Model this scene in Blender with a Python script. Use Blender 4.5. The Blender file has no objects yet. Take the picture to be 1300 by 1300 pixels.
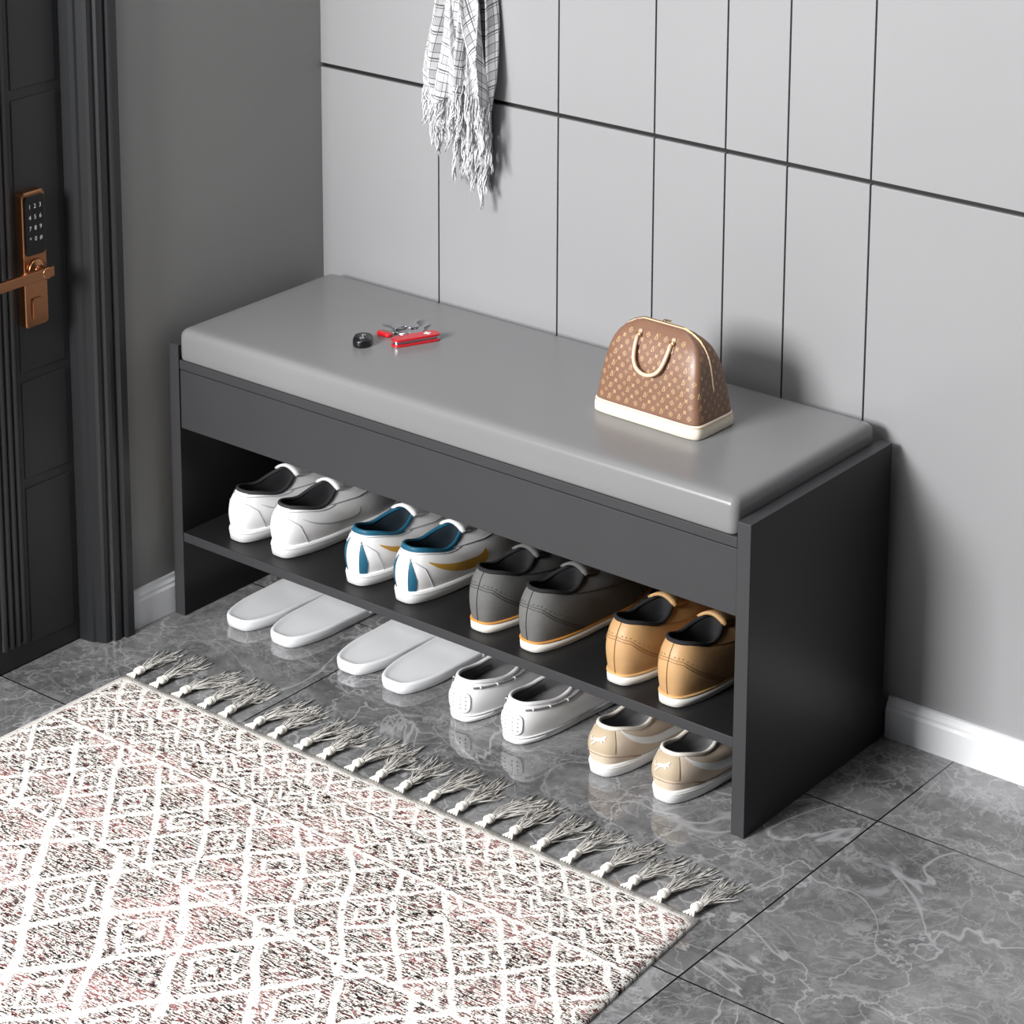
import bpy, math, random
import numpy as np
from mathutils import Vector, Matrix
random.seed(7); rng=np.random.default_rng(7)
COL=bpy.context.scene.collection
pi=math.pi
def lin(c):
    return tuple(((x/255)/12.92 if x/255<=.04045 else ((x/255+.055)/1.055)**2.4) for x in c)+(1,)

# ---------------------------------------------------------------- node DSL
class NV:
    def __init__(s,nt,k): s.nt=nt; s.k=k
    def _m(s,op,*a,clamp=False):
        n=s.nt.nodes.new('ShaderNodeMath'); n.operation=op; n.use_clamp=clamp
        for i,x in enumerate((s,)+a):
            if isinstance(x,NV): s.nt.links.new(x.k,n.inputs[i])
            else: n.inputs[i].default_value=x
        return NV(s.nt,n.outputs[0])
    def __add__(s,o): return s._m('ADD',o)
    __radd__=__add__
    def __sub__(s,o): return s._m('SUBTRACT',o)
    def __mul__(s,o): return s._m('MULTIPLY',o)
    __rmul__=__mul__
    def __truediv__(s,o): return s._m('DIVIDE',o)
    def abs(s): return s._m('ABSOLUTE')
    def fract(s): return s._m('FRACT')
    def floor(s): return s._m('FLOOR')
    def lt(s,o): return s._m('LESS_THAN',o)
    def gt(s,o): return s._m('GREATER_THAN',o)
    def max(s,o): return s._m('MAXIMUM',o)
    def min(s,o): return s._m('MINIMUM',o)
    def smooth(s,a,b):
        n=s.nt.nodes.new('ShaderNodeMapRange'); n.interpolation_type='SMOOTHSTEP'
        s.nt.links.new(s.k,n.inputs[0]); n.inputs[1].default_value=a;n.inputs[2].default_value=b
        return NV(s.nt,n.outputs[0])
def newmat(name):
    m=bpy.data.materials.new(name); m.use_nodes=True
    return m,m.node_tree,m.node_tree.nodes['Principled BSDF']
def coords(nt,kind='Object'):
    t=nt.nodes.new('ShaderNodeTexCoord'); sp=nt.nodes.new('ShaderNodeSeparateXYZ')
    nt.links.new(t.outputs[kind],sp.inputs[0])
    return t.outputs[kind],NV(nt,sp.outputs[0]),NV(nt,sp.outputs[1]),NV(nt,sp.outputs[2])
def comb(nt,x,y,z):
    c=nt.nodes.new('ShaderNodeCombineXYZ')
    for i,v in enumerate((x,y,z)):
        if isinstance(v,NV): nt.links.new(v.k,c.inputs[i])
        else: c.inputs[i].default_value=v
    return c.outputs[0]
def noise(nt,vec,scale,detail=2,rough=.5,dist=0):
    n=nt.nodes.new('ShaderNodeTexNoise'); nt.links.new(vec,n.inputs['Vector'])
    n.inputs['Scale'].default_value=scale;n.inputs['Detail'].default_value=detail
    n.inputs['Roughness'].default_value=rough;n.inputs['Distortion'].default_value=dist
    return NV(nt,n.outputs['Fac'])
def mix(nt,f,a,b):
    n=nt.nodes.new('ShaderNodeMix'); n.data_type='RGBA'
    for i,x in ((0,f),(6,a),(7,b)):
        if isinstance(x,NV): nt.links.new(x.k,n.inputs[i])
        elif hasattr(x,'is_output'): nt.links.new(x,n.inputs[i])
        else: n.inputs[i].default_value=x
    return n.outputs[2]
def bump(nt,bs,h,strength,dist=.001):
    b=nt.nodes.new('ShaderNodeBump'); b.inputs['Strength'].default_value=strength; b.inputs['Distance'].default_value=dist
    nt.links.new(h.k,b.inputs['Height']); nt.links.new(b.outputs[0],bs.inputs['Normal'])
MC={}
def mat(name,c,rough=.5,metal=0,var=.06,bscale=0,bstr=.2,coat=0,vscale=40,spec=.5):
    if name in MC: return MC[name]
    m,nt,bs=newmat(name)
    v,x,y,z=coords(nt)
    n=noise(nt,v,vscale,3)
    a=lin(c); b=tuple(min(1,q*(1+2*var)) for q in a[:3])+(1,); a2=tuple(q*(1-2*var) for q in a[:3])+(1,)
    nt.links.new(mix(nt,n,a2,b),bs.inputs['Base Color'])
    bs.inputs['Roughness'].default_value=rough; bs.inputs['Metallic'].default_value=metal
    bs.inputs['Specular IOR Level'].default_value=spec
    if coat: bs.inputs['Coat Weight'].default_value=coat; bs.inputs['Coat Roughness'].default_value=.15
    if bscale: bump(nt,bs,noise(nt,v,bscale,2),bstr)
    MC[name]=m; return m

# ---------------------------------------------------------------- mesh helpers
def put(name,verts,faces,m,parent=None,loc=None,smooth=True,flip=False,midx=None):
    me=bpy.data.meshes.new(name)
    if flip: faces=[tuple(reversed(f)) for f in faces]
    me.from_pydata([tuple(map(float,v)) for v in verts],[],[tuple(f) for f in faces])
    ms=m if isinstance(m,(list,tuple)) else [m]
    for q in ms: me.materials.append(q)
    if smooth: me.polygons.foreach_set('use_smooth',[True]*len(me.polygons))
    if midx: me.polygons.foreach_set('material_index',midx)
    me.update()
    o=bpy.data.objects.new(name,me); COL.objects.link(o)
    if parent: o.parent=parent
    if loc: o.location=loc
    return o
def empty(name,loc,rz=0,label=None,cat=None,group=None):
    o=bpy.data.objects.new(name,None); o.empty_display_size=.03; o.location=loc; o.rotation_euler=(0,0,rz); COL.objects.link(o)
    if label: o['label']=label
    if cat: o['category']=cat
    if group: o['group']=group
    return o
def bevel(o,w,s=3):
    b=o.modifiers.new('b','BEVEL'); b.width=w; b.segments=s; b.limit_method='ANGLE'; b.angle_limit=math.radians(40)
    o.modifiers.new('wn','WEIGHTED_NORMAL')
BF=[(0,3,2,1),(4,5,6,7),(0,1,5,4),(1,2,6,5),(2,3,7,6),(3,0,4,7)]
def boxvf(a,b):
    x0,y0,z0=a;x1,y1,z1=b
    return [(x0,y0,z0),(x1,y0,z0),(x1,y1,z0),(x0,y1,z0),(x0,y0,z1),(x1,y0,z1),(x1,y1,z1),(x0,y1,z1)],list(BF)
def merge(parts):
    V=[];F=[]
    for v,f in parts:
        n=len(V); V+=list(v); F+=[tuple(i+n for i in q) for q in f]
    return V,F
def loft(loops,closed=True,cap0=False,cap1=False):
    n=len(loops[0]); V=[p for l in loops for p in l]; F=[]
    for i in range(len(loops)-1):
        for j in range(n if closed else n-1):
            k=(j+1)%n
            F.append((i*n+j,i*n+k,(i+1)*n+k,(i+1)*n+j))
    if cap0: F.append(tuple(reversed(range(n))))
    if cap1: F.append(tuple((len(loops)-1)*n+j for j in range(n)))
    return V,F
def tube(pts,r,n=6,closed=False,caps=True):
    P=[Vector(p) for p in pts]; L=[]; up=None; m=len(P)
    for i in range(m):
        if closed: t=(P[(i+1)%m]-P[i-1])
        else: t=(P[min(i+1,m-1)]-P[max(i-1,0)])
        if t.length<1e-9: t=Vector((0,0,1))
        t.normalize()
        if up is None:
            up=Vector((0,0,1)) if abs(t.z)<.9 else Vector((1,0,0))
        a=t.cross(up)
        if a.length<1e-6: a=t.cross(Vector((1,0.3,0)))
        a.normalize(); b=a.cross(t).normalized(); up=b
        rr=r[i] if hasattr(r,'__len__') else r
        L.append([tuple(P[i]+(a*math.cos(2*pi*k/n)+b*math.sin(2*pi*k/n))*rr) for k in range(n)])
    if closed: L.append(L[0])
    return loft(L,True,caps and not closed,caps and not closed)
def rrect(w,d,r,n=6,cx=0,cy=0):
    out=[]
    for k,(sx,sy) in enumerate(((1,-1),(1,1),(-1,1),(-1,-1))):
        for i in range(n+1):
            a=-pi/2+k*pi/2+i/n*pi/2
            out.append((cx+sx*(w/2-r)+r*math.cos(a),cy+sy*(d/2-r)+r*math.sin(a)))
    return out
def text_vf(s,size):
    c=bpy.data.curves.new('t','FONT'); c.body=s; c.size=size; c.align_x='CENTER'; c.align_y='CENTER'; c.resolution_u=3
    o=bpy.data.objects.new('t',c); COL.objects.link(o)
    bpy.context.view_layer.update()
    dg=bpy.context.evaluated_depsgraph_get()
    me=bpy.data.meshes.new_from_object(o.evaluated_get(dg))
    v=[tuple(q.co) for q in me.vertices]; f=[tuple(p.vertices) for p in me.polygons]
    bpy.data.objects.remove(o); bpy.data.meshes.remove(me); bpy.data.curves.remove(c)
    return v,f
def interp(x,xs,ys): return float(np.interp(x,xs,ys))
def sinterp(x,xs,ys):
    for i in range(len(xs)-1):
        if x<=xs[i+1]:
            t=(x-xs[i])/(xs[i+1]-xs[i]); t=max(0,min(1,t)); t=t*t*(3-2*t); return ys[i]+(ys[i+1]-ys[i])*t
    return ys[-1]
def sst(a,b,x):
    t=min(1,max(0,(x-a)/(b-a))); return t*t*(3-2*t)

# ---------------------------------------------------------------- materials for the setting
def wall_mat():
    m,nt,bs=newmat('satin_grey_panel'); v,x,y,z=coords(nt)
    n=noise(nt,v,3,2)
    nt.links.new(mix(nt,n,lin((151,151,153)),lin((158,158,160))),bs.inputs['Base Color'])
    bs.inputs['Roughness'].default_value=.34
    bump(nt,bs,noise(nt,v,900,2),.04)
    return m
def floor_mat():
    m,nt,bs=newmat('grey_marble_tile'); v,x,y,z=coords(nt)
    tx=((x-.307)/.80); ty=((y+.205)/.438)
    ix=tx.floor(); iy=ty.floor()
    vec=comb(nt,x+ix*3.37,y+iy*5.11,ix*1.7+iy*.9)
    w1=noise(nt,vec,7,5,.65); w2=noise(nt,comb(nt,y+iy*2.3+7,x+ix*1.9,2.0),7,5,.65)
    big=noise(nt,vec,4.5,7,.65,1.0)
    base=mix(nt,big.smooth(.32,.68),lin((88,88,89)),lin((124,124,125)))
    fine=noise(nt,vec,30,7,.75)
    base=mix(nt,fine.smooth(.42,.78)*.55,base,lin((152,152,153)))
    base=mix(nt,noise(nt,vec,14,5,.7,.8).smooth(.48,.72)*.50,base,lin((68,68,70)))
    wx=x+ix*3.37+w1*.20; wy=y+iy*5.11+w2*.20
    def vor(sc,o=0):
        t=nt.nodes.new('ShaderNodeTexVoronoi'); t.feature='DISTANCE_TO_EDGE'; t.inputs['Scale'].default_value=sc
        nt.links.new(comb(nt,wx+o,wy,ix+iy*2.0),t.inputs['Vector']); return NV(nt,t.outputs[0])
    def ridge(sc,w,s,dist=1.2,zz=0,dt=5,ro=.52):
        n=noise(nt,comb(nt,x+ix*3.37,y+iy*5.11,ix+iy*1.3+zz),sc,dt,ro,dist); return ((n-.5).abs()*(-1)+w).smooth(0,w)*s
    gate=noise(nt,vec,8,3).smooth(.38,.60); gate2=noise(nt,vec,11,3,.6).smooth(.40,.62)
    v1=(vor(8)*(-1)+.024).smooth(0,.024)*gate*.58
    v3=(vor(18,3)*(-1)+.038).smooth(0,.038)*gate2*.40
    v4=(vor(36,5)*(-1)+.07).smooth(0,.07)*noise(nt,vec,17,3).smooth(.46,.66)*.22
    veins=v1.max(ridge(3.0,.007,.6,.8)).max(v3).max(v4).max(ridge(6,.014,.34,.9,5)).max(ridge(12,.026,.22,.9,8,6,.6))
    col=mix(nt,veins*.8,base,lin((196,196,198)))
    fx=tx.fract(); fy=ty.fract()
    sx=(fx.min(fx*(-1)+1)*.80).lt(.0012); sy=(fy.min(fy*(-1)+1)*.438).lt(.0012)
    seam=sx.max(sy)
    col=mix(nt,seam,col,lin((26,26,28)))
    nt.links.new(col,bs.inputs['Base Color'])
    r=nt.nodes.new('ShaderNodeMath'); r.operation='MULTIPLY_ADD'; nt.links.new(big.k,r.inputs[0]); r.inputs[1].default_value=.08; r.inputs[2].default_value=.01
    nt.links.new(r.outputs[0],bs.inputs['Roughness'])
    bs.inputs['Specular IOR Level'].default_value=1.0
    return m
M_wall=wall_mat(); M_floor=floor_mat()
M_gap=mat('panel_gap_black',(12,12,13),.6,var=0)
M_left=mat('neutral_grey_wall_paint',(139,139,138),.55,var=.02,vscale=3,bscale=700,bstr=.05)
M_door=mat('charcoal_door_paint',(36,37,39),.42,var=.03,vscale=8,bscale=400,bstr=.05)
M_base=mat('white_skirting_paint',(240,241,244),.35,var=.01)
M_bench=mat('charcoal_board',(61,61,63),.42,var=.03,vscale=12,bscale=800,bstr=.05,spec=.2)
M_bench_shade=mat('charcoal_board_shaded',(33,33,34),.38,var=.03,vscale=12,bscale=800,bstr=.04,spec=.2)  # darker copy of the bench board: shade on side and inner faces put into colour
M_leather=mat('grey_leather',(127,127,128),.26,var=.02,vscale=6,bscale=1500,bstr=.06,spec=.38)
M_copper=mat('brushed_bronze_copper',(172,122,88),.28,metal=1,var=.06,vscale=60)
M_black=mat('black_glass',(10,10,12),.12,var=0)
M_digit=mat('white_digits',(230,232,235),.5,var=0)

def S(o): o['kind']='structure'; return o
# ---------------------------------------------------------------- room
XL=-.0144; Z1=.7606
S(put('floor',*boxvf((-.3,-3.4,-.05),(3.2,.1,0)),M_floor,smooth=False))
xs=[XL,.2165,.4363,.6019,.7189,.817,.9445,1.55,2.1,2.7,3.2]
parts=[boxvf((-.3,.006,-.05),(3.2,.1,2.4))]
for i in range(len(xs)-1):
    for (a,b) in ((0,Z1),(Z1,1.62),(1.62,2.4)):
        x0=xs[i]+(.0013 if i else 0); x1=xs[i+1]-.0013
        parts.append(boxvf((x0,0,a+(.0034 if a else 0)),(x1,.0065,b-.0034)))
v,f=merge(parts)
wb=S(put('wall_back',v,f,[M_gap,M_wall],smooth=False,midx=[0]*6+[1]*(len(f)-6))); 
b=wb.modifiers.new('b','BEVEL'); b.width=.0006; b.segments=2
v,f=merge([boxvf((-.3,-.434,0),(XL,.006,2.4)),boxvf((-.3,-1.7,0),(XL,-1.33,2.4)),boxvf((-.3,-1.33,1.75),(XL,-.434,2.4))])
S(put('wall_left',v,f,M_left,smooth=False))
def board(name,prof,axis,a,b,m):
    L=[]
    for q in (a,b):
        L.append([(q,-d,z) if axis=='x' else (XL+d,q,z) for d,z in prof])
    v,f=loft(L,True,True,True); o=put(name,v,f,m,smooth=False)
    import bmesh
    bm=bmesh.new(); bm.from_mesh(o.data); bmesh.ops.recalc_face_normals(bm,faces=bm.faces); bm.to_mesh(o.data); bm.free()
    return S(o)
prof=[(0,0),(.012,0),(.012,.040),(.0095,.044),(.0095,.0475),(.006,.0515),(.005,.0563),(0,.0563)]
board('baseboard_back',prof,'x',1.002,3.2,M_base)
board('baseboard_left',[(d*.9,z) for d,z in prof],'y',-.432,-.0005,M_base)
cp=[(-.2,-.434),(.004,-.434),(.006,-.436),(.006,-.448),(.004,-.4505),(-.002,-.452),(-.002,-.455),(.001,-.457),(.0015,-.463),(.000,-.468),(-.005,-.470),(-.005,-.473),(-.004,-.475),(-.005,-.481),(-.009,-.484),(-.020,-.487),(-.022,-.4905),(-.030,-.4925),(-.040,-.494),(-.050,-.495),(-.2,-.495)]
L=[[(x,y,z) for x,y in cp] for z in (0,1.78)]
v,f=loft(L,True,True,True); tr=S(put('trim_1',v,f,M_door,smooth=False,flip=True))
L=[[(x,(-1.825-y),z) for x,y in cp] for z in (0,1.78)]
v,f=loft(L,True,True,True); S(put('trim_2',v,f,M_door,smooth=False))
# door
DX=-.046
door=S(empty('door_1',(0,0,0)))
parts=[boxvf((DX-.04,-1.33,.002),(DX,-.4952,1.75))]
for a,b in ((.03,.262),(.277,.418),(.433,.822),(.837,1.15),(1.165,1.70)):
    parts.append(boxvf((DX,-.586,a),(DX+.0018,-.506,b)))
for k,y in enumerate((-.600,-.612,-.624,-.636)):
    n=8; L=[]
    for z in (.035,1.7):
        L.append([(DX+.006*math.sin(pi*i/n),y+.0054*math.cos(pi*i/n),z) for i in range(n+1)])
    parts.append(loft(L,True,True,True))
parts.append(boxvf((DX,-1.18,.06),(DX+.004,-.655,.26)))
parts.append(boxvf((DX,-1.18,.30),(DX+.004,-.655,1.66)))
v,f=merge(parts); leaf=put('door_leaf',v,f,M_door,door,smooth=False); bevel(leaf,.0010,2)
def plate(name,y0,y1,z0,z1,x0,x1,r,m,parent,bw=.0015):
    rr=rrect(y1-y0,z1-z0,r,5,(y0+y1)/2,(z0+z1)/2)
    v,f=loft([[(x0,a,b) for a,b in rr],[(x1-bw,a,b) for a,b in rr],[(x1,a*1+((y0+y1)/2-a)*.05,b+((z0+z1)/2-b)*.02) for a,b in rr]],True,True,True)
    o=put(name,v,f,m,parent,smooth=False); return o
lp=plate('lock_plate',-.586,-.545,.500,.694,DX+.002,DX+.016,.006,M_copper,door)
kp=plate('keypad',-.583,-.548,.604,.689,DX+.0165,DX+.0185,.005,M_black,lp,.0005)
parts=[]
for i,row in enumerate(('123','456','789','*0#')):
    for j,ch in enumerate(row):
        tv,tf=text_vf(ch,.0088)
        cy=-.5655+(j-1)*.0094; cz=.6735-i*.0155
        parts.append(([(DX+.0188,cy+a,cz+b) for a,b,_ in tv],tf))
v,f=merge(parts); put('keypad_digits',v,f,M_digit,lp,smooth=False)['label']='white keypad digits and symbols'
plate('keyhole_cover',-.5755,-.5555,.512,.542,DX+.0165,DX+.019,.004,M_copper,lp,.0005)
ang=[2*pi*i/24 for i in range(24)]
cy,cz=-.5655,.582
L=[[(x,cy+r*math.cos(a),cz+r*math.sin(a)) for a in ang] for x,r in ((DX+.016,.016),(DX+.020,.016),(DX+.022,.013),(DX+.024,.008),(DX+.034,.008),(DX+.040,.009),(DX+.042,.008))]
p1=loft(L,True,True,True)
L=[]
for t in np.linspace(0,1,5):
    y=cy+.012-.112*t; h=.0072; d=.0038
    L.append([(DX+.037+d*cx_,y,cz+h*cz_) for cx_,cz_ in ((1,-1),(1,1),(-1,1),(-1,-1))])
p2=loft(L,True,True,True)
v,f=merge([p1,p2]); lv=put('lever_handle',v,f,M_copper,lp,smooth=False); bevel(lv,.0010,2)

# ---------------------------------------------------------------- bench
D=.348; H=.4205
bench=empty('shoe_bench',(0.5,-D/2,0),label='charcoal wooden shoe storage bench with grey leather seat cushion',cat='bench')
def bb(name,a,b,midx=None): 
    off=(0.5,-D/2,0)
    v,f=boxvf(tuple(a[i]-off[i] for i in range(3)),tuple(b[i]-off[i] for i in range(3)))
    o=put(name,v,f,[M_bench,M_bench_shade],bench,smooth=False,midx=midx or [0]*6); bevel(o,.0012,2); return o
SD=[0,0,0,1,1,1]  # broad and rear faces get the board colour with shade painted in
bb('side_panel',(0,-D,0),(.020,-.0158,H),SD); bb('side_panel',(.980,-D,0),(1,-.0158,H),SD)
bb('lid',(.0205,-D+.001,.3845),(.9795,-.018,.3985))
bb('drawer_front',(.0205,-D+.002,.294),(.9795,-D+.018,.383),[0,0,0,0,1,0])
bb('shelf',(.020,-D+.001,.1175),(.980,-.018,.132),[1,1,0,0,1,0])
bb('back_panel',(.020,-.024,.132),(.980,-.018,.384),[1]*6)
prof=[(.004,.3988),(.0010,.4000),(0,.403),(-.0003,.415),(-.0002,.430),(.0002,.4365),(.0015,.4405),(.0042,.4438),(.008,.4458),(.013,.4467),(.024,.4470)]
L=[]
for ins,z in prof:
    L.append([(x,y,z) for x,y in rrect(.958-2*ins,.327-2*ins,max(.004,.012-ins*.3),7,-.001,-.0105)])
v,f=loft(L,True,True,True); put('cushion',v,f,M_leather,bench)['label']='grey leather seat cushion with rounded edges'

# ---------------------------------------------------------------- shoes
class Shoe:
    def __init__(s,**k):
        s.L=.258; s.wh=.0335; s.wm=.034; s.wb=.0395; s.wt=.034; s.med=.002; s.ex=.62
        s.sh=.020; s.st=.017; s.c0=.014; s.c1=.122; s.cw=.0265; s.ct=.019
        s.zh=.073; s.zd=.061; s.zt=.075; s.bul=.0060; s.__dict__.update(k)
    def O(s,th,e=0):
        t=2*pi*th; yn=.5*(1-math.cos(t)); sn=math.sin(t)
        w=sinterp(yn,[0,.2,.42,.68,.88,1],[s.wh,s.wh+.001,s.wm,s.wb,s.wt+.003,s.wt])
        x=math.copysign(w*abs(sn)**s.ex,sn)-s.med*sst(.3,1,yn)
        return x,s.L*yn,yn
    def Oo(s,th,e):
        x,y,yn=s.O(th); a=s.O(th-.004);b=s.O(th+.004)
        tx,ty=b[0]-a[0],b[1]-a[1]; l=math.hypot(tx,ty) or 1
        return x+ty/l*e,y-tx/l*e,yn
    def C(s,th):
        t=2*pi*th; yn=.5*(1-math.cos(t)); sn=math.sin(t)
        w=sinterp(yn,[0,.3,.6,1],[s.cw,s.cw,s.cw*.95,s.ct])
        x=math.copysign(w*abs(sn)**.70,sn)-.002*yn
        z=sinterp(yn,[0,.50,1],[s.zh,s.zd,s.zt])
        return x,s.c0+(s.c1-s.c0)*yn,z
    def soleh(s,yn): return interp(yn,[0,.3,.7,1],[s.sh,s.sh-.002,s.st,s.st+.002])
    def S(s,th,v):
        ox,oy,yn=s.Oo(th,-.0012); cx,cy,cz=s.C(th); wf=sst(.3,.85,yn)
        h=1-math.cos(v*pi/2); sv=math.sin(v*pi/2)
        k=(1-wf)*(.5*sv+.5*v)+wf*(.62*sv+.38*v)
        zo=s.soleh(yn)-.004
        bx,by,_=s.Oo(th,1); nx,ny=bx-s.O(th)[0],by-s.O(th)[1]
        bl=s.bul*math.sin(pi*v**.95)*(1-wf)
        return Vector((ox+(cx-ox)*h+nx*bl,oy+(cy-oy)*h+ny*bl,zo+(cz-zo)*k))
    def Sn(s,th,v,off):
        e=.004; p=s.S(th,v); a=s.S(th+e,v)-s.S(th-e,v); b=s.S(th,min(1,v+.01))-s.S(th,max(0,v-.01))
        n=a.cross(b); 
        if n.length>1e-12: n.normalize()
        return p+n*off
def patch(sh,fn,ns,nt_,off):
    L=[]
    for i in range(ns+1):
        row=[]
        for j in range(nt_+1):
            th,v=fn(i/ns,j/nt_); row.append(tuple(sh.Sn(th,min(1,max(0,v)),off)))
        L.append(row)
    return loft(L,False)
def band(sh,pts,wid,off,n=24,nt_=3):
    tt=[p[0] for p in pts]; vv=[p[1] for p in pts]
    def cr(x,ys):
        k=min(len(ys)-2,int(x*(len(ys)-1))); u=x*(len(ys)-1)-k
        p0=ys[max(0,k-1)];p1=ys[k];p2=ys[k+1];p3=ys[min(len(ys)-1,k+2)]
        return .5*((2*p1)+(-p0+p2)*u+(2*p0-5*p1+4*p2-p3)*u*u+(-p0+3*p1-3*p2+p3)*u**3)
    def fn(a,b):
        return cr(a,tt),cr(a,vv)+(b-.5)*2*cr(a,list(wid))
    return patch(sh,fn,n,nt_,off)
def sline(sh,pts,r,off=.0006,n=30):
    tt=np.linspace(0,1,n); xs_=np.linspace(0,1,len(pts))
    return tube([sh.Sn(interp(t,xs_,[p[0] for p in pts]),interp(t,xs_,[p[1] for p in pts]),off) for t in tt],r,5)
CAT=[(-1.30,.62),(-1.30,.34),(-1.12,.08),(-.90,-.02),(-.66,.12),(-.48,.10),(-.40,-.06),(-.62,-.26),(-.86,-.50),(-.76,-.60),(-.42,-.38),(-.14,-.10),(.08,-.02),(.26,-.04),(.50,-.30),(.64,-.30),(.50,-.02),(.66,.10),(.94,-.02),(1.02,.08),(.78,.26),(.84,.36),(1.02,.38),(1.04,.50),(.90,.62),(.74,.60),(.50,.44),(.22,.36),(-.08,.30),(-.36,.34),(-.60,.32),(-.84,.14),(-1.04,.22),(-1.18,.42),(-1.22,.62)]
def make_shoe(sh,name,loc,mir,rz,label,cat,group,ms,style):
    loc=(loc[0]+.008,loc[1]-.011,loc[2])
    N=72; e=empty(name,loc,rz,label,cat,group)
    fl=mir<0
    def P(nm,vf,m,smooth=True,lab=None):
        v,f=vf; o=put(nm,[(q[0]*mir,q[1],q[2]) for q in v],f,m,e,smooth=smooth,flip=fl)
        if lab:o['label']=lab
        return o
    th=[i/N for i in range(N)]
    NV_=16
    P('upper',loft([[tuple(sh.S(t,j/NV_)) for t in th] for j in range(NV_+1)]),ms['upper'])
    def ring(ex,zf): return [(*sh.Oo(t,ex)[:2],zf(sh.O(t)[2])) for t in th]
    spring=lambda yn:.010*sst(.72,1,yn)*.6
    z1=lambda yn:sh.soleh(yn)
    if 'welt' in ms:
        zt=lambda yn:sh.soleh(yn)*.78
        P('sole',loft([ring(-.003,spring),ring(.001,lambda y:spring(y)+.0015),ring(.0015,lambda y:zt(y)),ring(-.004,lambda y:zt(y)+.0005)],True,True,True),ms['sole'])
        P('welt',loft([ring(-.004,zt),ring(.002,lambda y:zt(y)+.0003),ring(.0022,lambda y:zt(y)+.0014),ring(.001,lambda y:zt(y)+.0026),ring(-.006,lambda y:zt(y)+.003)],True,True,True),ms['welt'])
    else:
        P('sole',loft([ring(-.003,spring),ring(.001,lambda y:spring(y)+.002),ring(.0026,lambda y:.4*z1(y)+.006),ring(.0024,lambda y:z1(y)-.0016),ring(.0016,lambda y:z1(y)-.0002),ring(0,z1),ring(-.006,z1)],True,True,True),ms['sole'])
        P('sole_groove',tube([(*sh.Oo(t,.0026)[:2],.5*z1(sh.O(t)[2])+.005) for t in th],.0005,4,True),ms.get('groove',ms['sole']))
    def cl(sx,dz,zabs=None):
        out=[]
        yc=(sh.c0+sh.c1)/2
        for t in th:
            x,y,z=sh.C(t); out.append((x*sx,yc+(y-yc)*(sx*.5+.5),(z+dz) if zabs is None else zabs))
        return out
    P('lining',loft([cl(1,-.001),cl(.92,.0014),cl(.85,-.004),cl(.83,-.018),cl(.85,0,.030),cl(.6,0,.028)],True,False,True),ms['lining'],)
    P('collar',tube([tuple(q) for q in cl(.975,.0006)],.0030,8,True),ms.get('collar',ms['lining']))
    if style!='loafer':
        L=[]
        for j in range(9):
            t=j/8; y=sh.c1+.040-.058*t; row=[]
            zc=sh.zt if y<sh.c1 else sh.S(.5,max(.3,1-(y-sh.c1)*5.5)).z
            zc=zc+.003+(.006*sst(.45,1,t))
            w=.017+.004*t
            for i in range(9):
                u=i/4-1; row.append((u*w-.002,y,zc-.010*u*u))
            L.append(row)
        o=P('tongue',loft(L,False),ms.get('tongue',ms['upper'])); sm=o.modifiers.new('s','SOLIDIFY'); sm.thickness=.004; sm.offset=0
        pl=[]
        vs=[.52,.63,.74,.85,.95]
        for i in range(4):
            for sgn in (1,-1):
                pts=[]
                for k in range(9):
                    u=k/8; t=.5+sgn*(.065*(1-2*u)); q=sh.Sn(t,vs[i]+(vs[i+1]-vs[i])*u,.006 if sgn>0 else .0045); pts.append(q)
                pl.append(tube(pts,.0017,6))
        c=sh.S(.5,.80)+Vector((0,0,.007))
        for sgn in (1,-1):
            pts=[c+Vector((sgn*.020*math.sin(pi*u),.010*math.sin(2*pi*u)+.004,-.003*math.sin(pi*u))) for u in np.linspace(0,1,14)]
            pl.append(tube(pts,.0014,6))
            pts=[c+Vector((sgn*.018*u,.02*u*u,-.012*u*u)) for u in np.linspace(0,1,8)]
            pl.append(tube(pts,.0014,6))
        P('laces',merge(pl),ms['laces'])
    def T(s_,t): return t if s_>0 else 1-t
    if style in('sneaker_a','sneaker_b'):
        sw=[(.105,.64),(.140,.50),(.180,.39),(.225,.31),(.262,.32),(.285,.50)]
        wd=[.010,.060,.100,.130,.110,.010] if style=='sneaker_b' else [.006,.016,.024,.032,.028,.006]
        for s_ in (1,-1):
            P('side_logo',band(sh,[(T(s_,a),b) for a,b in sw],wd,.0009,30,4),ms['logo'],lab='curved swoosh side mark')
            P('stitching',sline(sh,[(T(s_,.0),.70),(T(s_,.05),.66),(T(s_,.09),.50),(T(s_,.12),.04)],.0005),ms['stitch'])
            P('eyestay_seam',sline(sh,[(T(s_,.26),.98),(T(s_,.32),.66),(T(s_,.40),.52),(T(s_,.5),.46)],.0006),ms['stitch'])
            P('collar_seam',sline(sh,[(T(s_,.0),.86),(T(s_,.10),.86),(T(s_,.20),.84),(T(s_,.27),.86)],.0005),ms['stitch'])
    if style=='sneaker_a':
        P('heel_tab',patch(sh,lambda a,b:(-.040+.08*a,.60+.40*b),10,6,.0008),ms['tab'])
    if style=='sneaker_b':
        for s_ in (1,-1):
            P('heel_counter',patch(sh,(lambda q:(lambda a,b:(T(q,.024+.036*a),.0+b*(.78-.52*a**1.1))))(s_),16,8,.0010),ms['teal'],lab='teal leather heel counter')
        P('collar_trim',patch(sh,lambda a,b:(-.26+.52*a,.91+.09*b),40,3,.0012),ms['teal'],lab='teal padded collar trim')
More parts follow.
